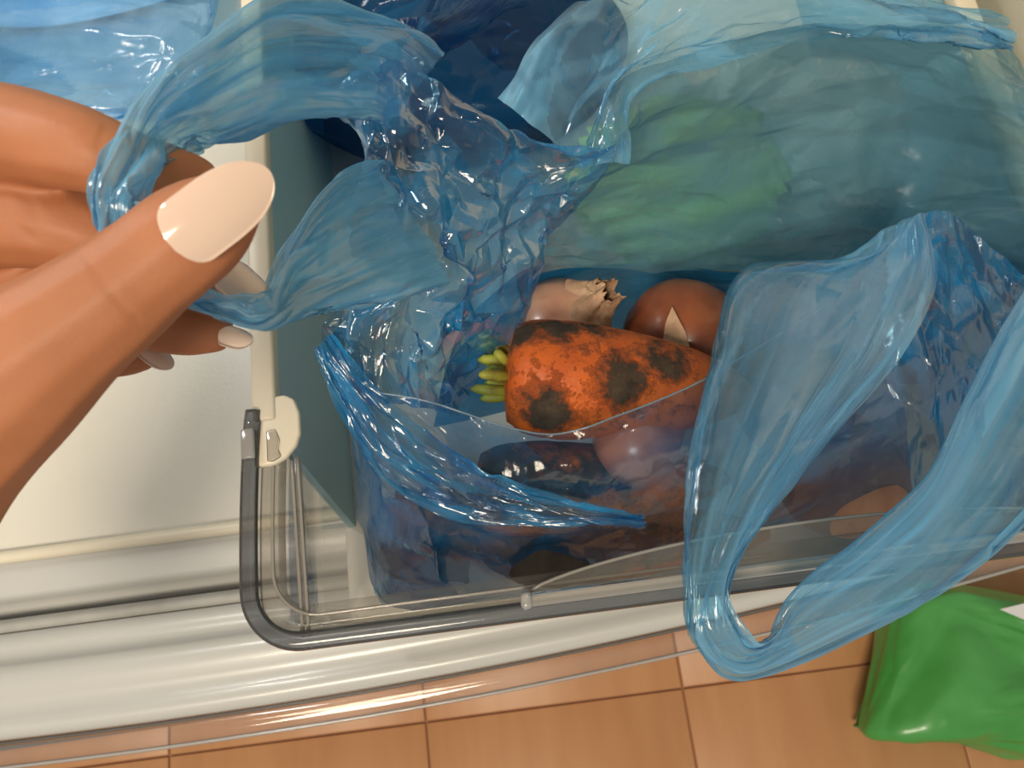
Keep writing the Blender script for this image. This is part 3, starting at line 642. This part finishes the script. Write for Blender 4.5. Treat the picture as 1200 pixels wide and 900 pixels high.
chains = [
    [(-330, 800, .185, 190), (-200, 610, .172, 165), (-100, 525, .163, 122), (-5, 450, .157, 100), (68, 395, .153, 80), (130, 350, .151, 70), (172, 316, .150, 64), (214, 283, .1495, 63), (247, 258, .1495, 53), (272, 238, .150, 36)],   # thumb
    [(-150, 560, .175, 130), (-70, 510, .168, 104), (-10, 490, .166, 72)],
    [(-260, 200, .200, 95), (-120, 160, .188, 74), (0, 157, .178, 60), (85, 172, .172, 52), (128, 185, .171, 46), (165, 197, .174, 40), (205, 206, .178, 35), (232, 208, .181, 25)],   # index
    [(-250, 300, .215, 95), (-110, 265, .202, 66), (0, 258, .190, 58), (80, 266, .188, 54), (150, 288, .191, 46), (215, 312, .194, 38), (255, 325, .196, 31), (275, 333, .197, 22)],   # middle
    [(-240, 380, .225, 95), (-100, 345, .215, 60), (10, 335, .208, 46), (90, 345, .206, 43), (160, 368, .206, 41), (215, 382, .207, 36), (248, 388, .208, 27)],   # ring
    [(-230, 470, .228, 90), (-100, 410, .222, 56), (0, 392, .218, 42), (70, 398, .216, 38), (130, 410, .216, 34), (162, 411, .217, 26)],   # little
    [(-330, 760, .215, 170), (-280, 520, .212, 170), (-220, 330, .208, 130)],
    [(-420, 1000, .21, 210), (-330, 780, .20, 185)],
]
VV, FF, off = [], [], 0
for c in chains:
    for x in chain(c):
        VV.append(ICV * x[3] + x[:3]); FF.append(ICF + off); off += len(ICV)
hand = empty('hand', tuple(D(-120, 430, .19)), 'left hand with pale pink almond nails holding up one handle of the blue bag', 'hand')
VV = np.concatenate(VV); FF = np.concatenate(FF)
tmp = mesh('hand_raw', VV, FF, None)
rm = tmp.modifiers.new('r', 'REMESH'); rm.mode = 'VOXEL'; rm.voxel_size = .0009; rm.adaptivity = 0
sm = tmp.modifiers.new('s', 'SMOOTH'); sm.factor = .5; sm.iterations = 14
dg = bpy.context.evaluated_depsgraph_get(); ev = tmp.evaluated_get(dg); me = ev.to_mesh()
HV = np.empty(len(me.vertices) * 3); me.vertices.foreach_get('co', HV); HV = HV.reshape(-1, 3) + WL[tmp]
HN = np.empty(len(me.vertices) * 3); me.vertices.foreach_get('normal', HN); HN = HN.reshape(-1, 3)
HF = [tuple(p.vertices) for p in me.polygons]
ev.to_mesh_clear(); WL.pop(tmp); bpy.data.objects.remove(tmp)
def crease(pts, depth, width):
    """press a skin fold into the camera-facing side along a line of surface points"""
    global HV
    c = catmull([(x, y) for x, y in pts], 80)
    q = HV - CAM; kk = q @ FWD; sx = 600 + FPX * (q @ RGT) / kk; sy = 450 - FPX * (q @ UPV) / kk
    near = (HN * q).sum(1) < 0
    x0, x1, y0, y1 = c[:, 0].min() - 15, c[:, 0].max() + 15, c[:, 1].min() - 15, c[:, 1].max() + 15
    idx = np.where(near & (sx > x0) & (sx < x1) & (sy > y0) & (sy < y1))[0]
    d_ = np.min(np.hypot(sx[idx][:, None] - c[None, :, 0], sy[idx][:, None] - c[None, :, 1]), axis=1)
    HV[idx] -= HN[idx] * (depth * np.exp(-(d_ / width) ** 2))[:, None]
crease([(100, 300), (118, 326), (138, 352), (160, 374)], .00032, 4)
crease([(122, 150), (116, 175), (120, 205)], .00025, 4)
crease([(130, 150), (126, 175), (130, 200)], .00015, 3)
crease([(5, 235), (15, 262), (40, 280)], .00025, 6)
crease([(25, 222), (40, 245), (42, 268)], .00015, 5)
mesh('skin', HV, HF, M_skin, hand)
def nail(base, tip, hw, kb, kt, curv, mt, tilt=0.0, thick=.0007):
    """almond nail from cuticle (px,py) to tip, half width in px; curved across"""
    b0 = D(*base, kb); t0 = D(*tip, kt); ax = t0 - b0; Ln = np.linalg.norm(ax); ax /= Ln
    vv = CAM - (b0 + t0) / 2; nrm = vv - ax * (vv @ ax); nrm /= np.linalg.norm(nrm); side = np.cross(ax, nrm)
    nrm, side = nrm * cos(tilt) + side * sin(tilt), side * cos(tilt) - nrm * sin(tilt)
    hwm = hw * (kb + kt) / 2 / FPX; V = []; n, mm = 40, 17
    for lay in (0, 1):
        for i in range(n):
            t = .5 - .5 * cos(pi * i / (n - 1))
            w = hwm * max(.05, 1 - (1 - min(1, t / .22)) ** 2.6) ** .5 * (1 if t < .36 else max(.0, 1 - ((t - .36) / .64) ** 2.8) ** .55)
            for j in range(mm):
                v_ = -1 + 2 * j / (mm - 1); arch = sin(t * pi * .9 + .2) * Ln * .06
                V.append(b0 + ax * Ln * t + side * w * v_ + nrm * (arch - curv * (w * v_) ** 2 / hwm - (thick if lay else 0)))
    Fc = gridfaces(n, mm) + [tuple(q + n * mm for q in f[::-1]) for f in gridfaces(n, mm)]
    for i in range(n - 1):
        for j in (0, mm - 1):
            a = i * mm + j; Fc.append((a, a + mm, a + mm + n * mm, a + n * mm))
    return mesh('nail', V, Fc, mt, hand)
nail((200, 288), (316, 200), 41, .1378, .1412, .30, M_nail, .05)
nail((264, 310), (315, 358), 25, .189, .191, .5, M_nail2, -.5)
nail((258, 386), (296, 400), 15, .204, .205, .5, M_nail2, -.6)
nail((162, 392), (202, 431), 16, .211, .213, .5, M_nail2, -.6)

# ------------------------------------------------------------------ pale blue packet on the compartment floor
pc = P(110, 20, .592)
pk = empty('plastic_packet', tuple(pc), 'shiny pale blue plastic packet lying on the white compartment floor behind the hand', 'packet')
rows = []
for py, zz, th in [(-150, .600, .004), (-90, .615, .02), (-30, .622, .026), (30, .620, .024), (80, .612, .014), (118, .602, .005), (140, .597, .002)]:
    xl, xr = -160, 262 + (-30 - py) * .1 - max(0, py - 60) * .6
    a, b_ = P(xl, py + (xl - 100) * -.02, zz), P(xr, py, zz); c = (a + b_) / 2; h = (b_ - a) / 2
    rows.append([c + h * cos(t) + np.array([0, 0, th * sin(t)]) for t in np.linspace(0, 2 * pi, 14, endpoint=False)])
def onfloor(X): X = X.copy(); X[..., 2] = np.maximum(X[..., 2], .594); X[..., 0] = np.minimum(X[..., 0], XL - .004); return X
filmobj('packet_film', film(rows, 120, 190, 41, [(4, 9, .012), (9, 18, .005), (22, 40, .0015)], True, onfloor), M_pale, pk, True)
M_fold = plain('folded_blue_plastic', (.20, .46, .78), .35, (.52, .76, .95), 18, bump=.3, bscale=25)
q = crumpled('packet_content', pc + np.array([0, .03, .014]), .11, .045, .010, 44, M_fold, pk, 40, 60, ((4, 8, .006), (9, 16, .003)))

# ------------------------------------------------------------------ green bag on the kitchen floor
M_green = plain('green_bag_plastic', (.055, .33, .06), .36, (.11, .42, .12), 7, bump=.3, bscale=22, coat=.2)
gb = empty('plastic_bag', tuple(P(1130, 790, 0)), 'bright green plastic bag lying on the laminate floor', 'bag')
out = [(1008, 860), (1020, 810), (1035, 760), (1050, 705), (1085, 690), (1130, 692), (1200, 700), (1300, 720), (1330, 800), (1290, 890), (1215, 884), (1170, 876), (1110, 866), (1060, 866)]
ctr = P(1235, 795, .05); ring = [P(x, y, .05) for x, y in out]
net = []
for s_, z_ in [(.90, .004), (1.0, .015), (1.0, .05), (.97, .075), (.86, .095), (.62, .108), (.3, .110), (.06, .108)]:
    net.append([np.array([*(ctr + (p - ctr) * s_)[:2], z_]) for p in ring])
X = film(net, 90, 150, 51, [(3, 8, .012), (7, 14, .005), (12, 30, .002)], True, soft=3)
X[..., 2] = np.maximum(X[..., 2], .002)
V = np.concatenate([X.reshape(-1, 3), [X[-1].mean(0)]]); k = X.shape[1]; N = len(V)
mesh('bag_body', V, gridfaces(X.shape[0], k, True) + [(N - 1, N - 1 - k + j, N - 1 - k + (j + 1) % k) for j in range(k)], M_green, gb)
M_paper = plain('white_paper', (.85, .85, .87), .6, (.8, .8, .83), 10)
pts = [P(1172, 714, .128), P(1205, 706, .128), P(1260, 712, .130), P(1250, 745, .129), P(1205, 728, .127)]
V = pts + [p - np.array([0, 0, .0015]) for p in pts]
tag(mesh('paper_scrap', V, [(0, 1, 2, 3, 4), (9, 8, 7, 6, 5)] + [(i, (i + 1) % 5, 5 + (i + 1) % 5, 5 + i) for i in range(5)], M_paper, smooth=False), 'white paper corner lying on the bright green bag', 'paper')
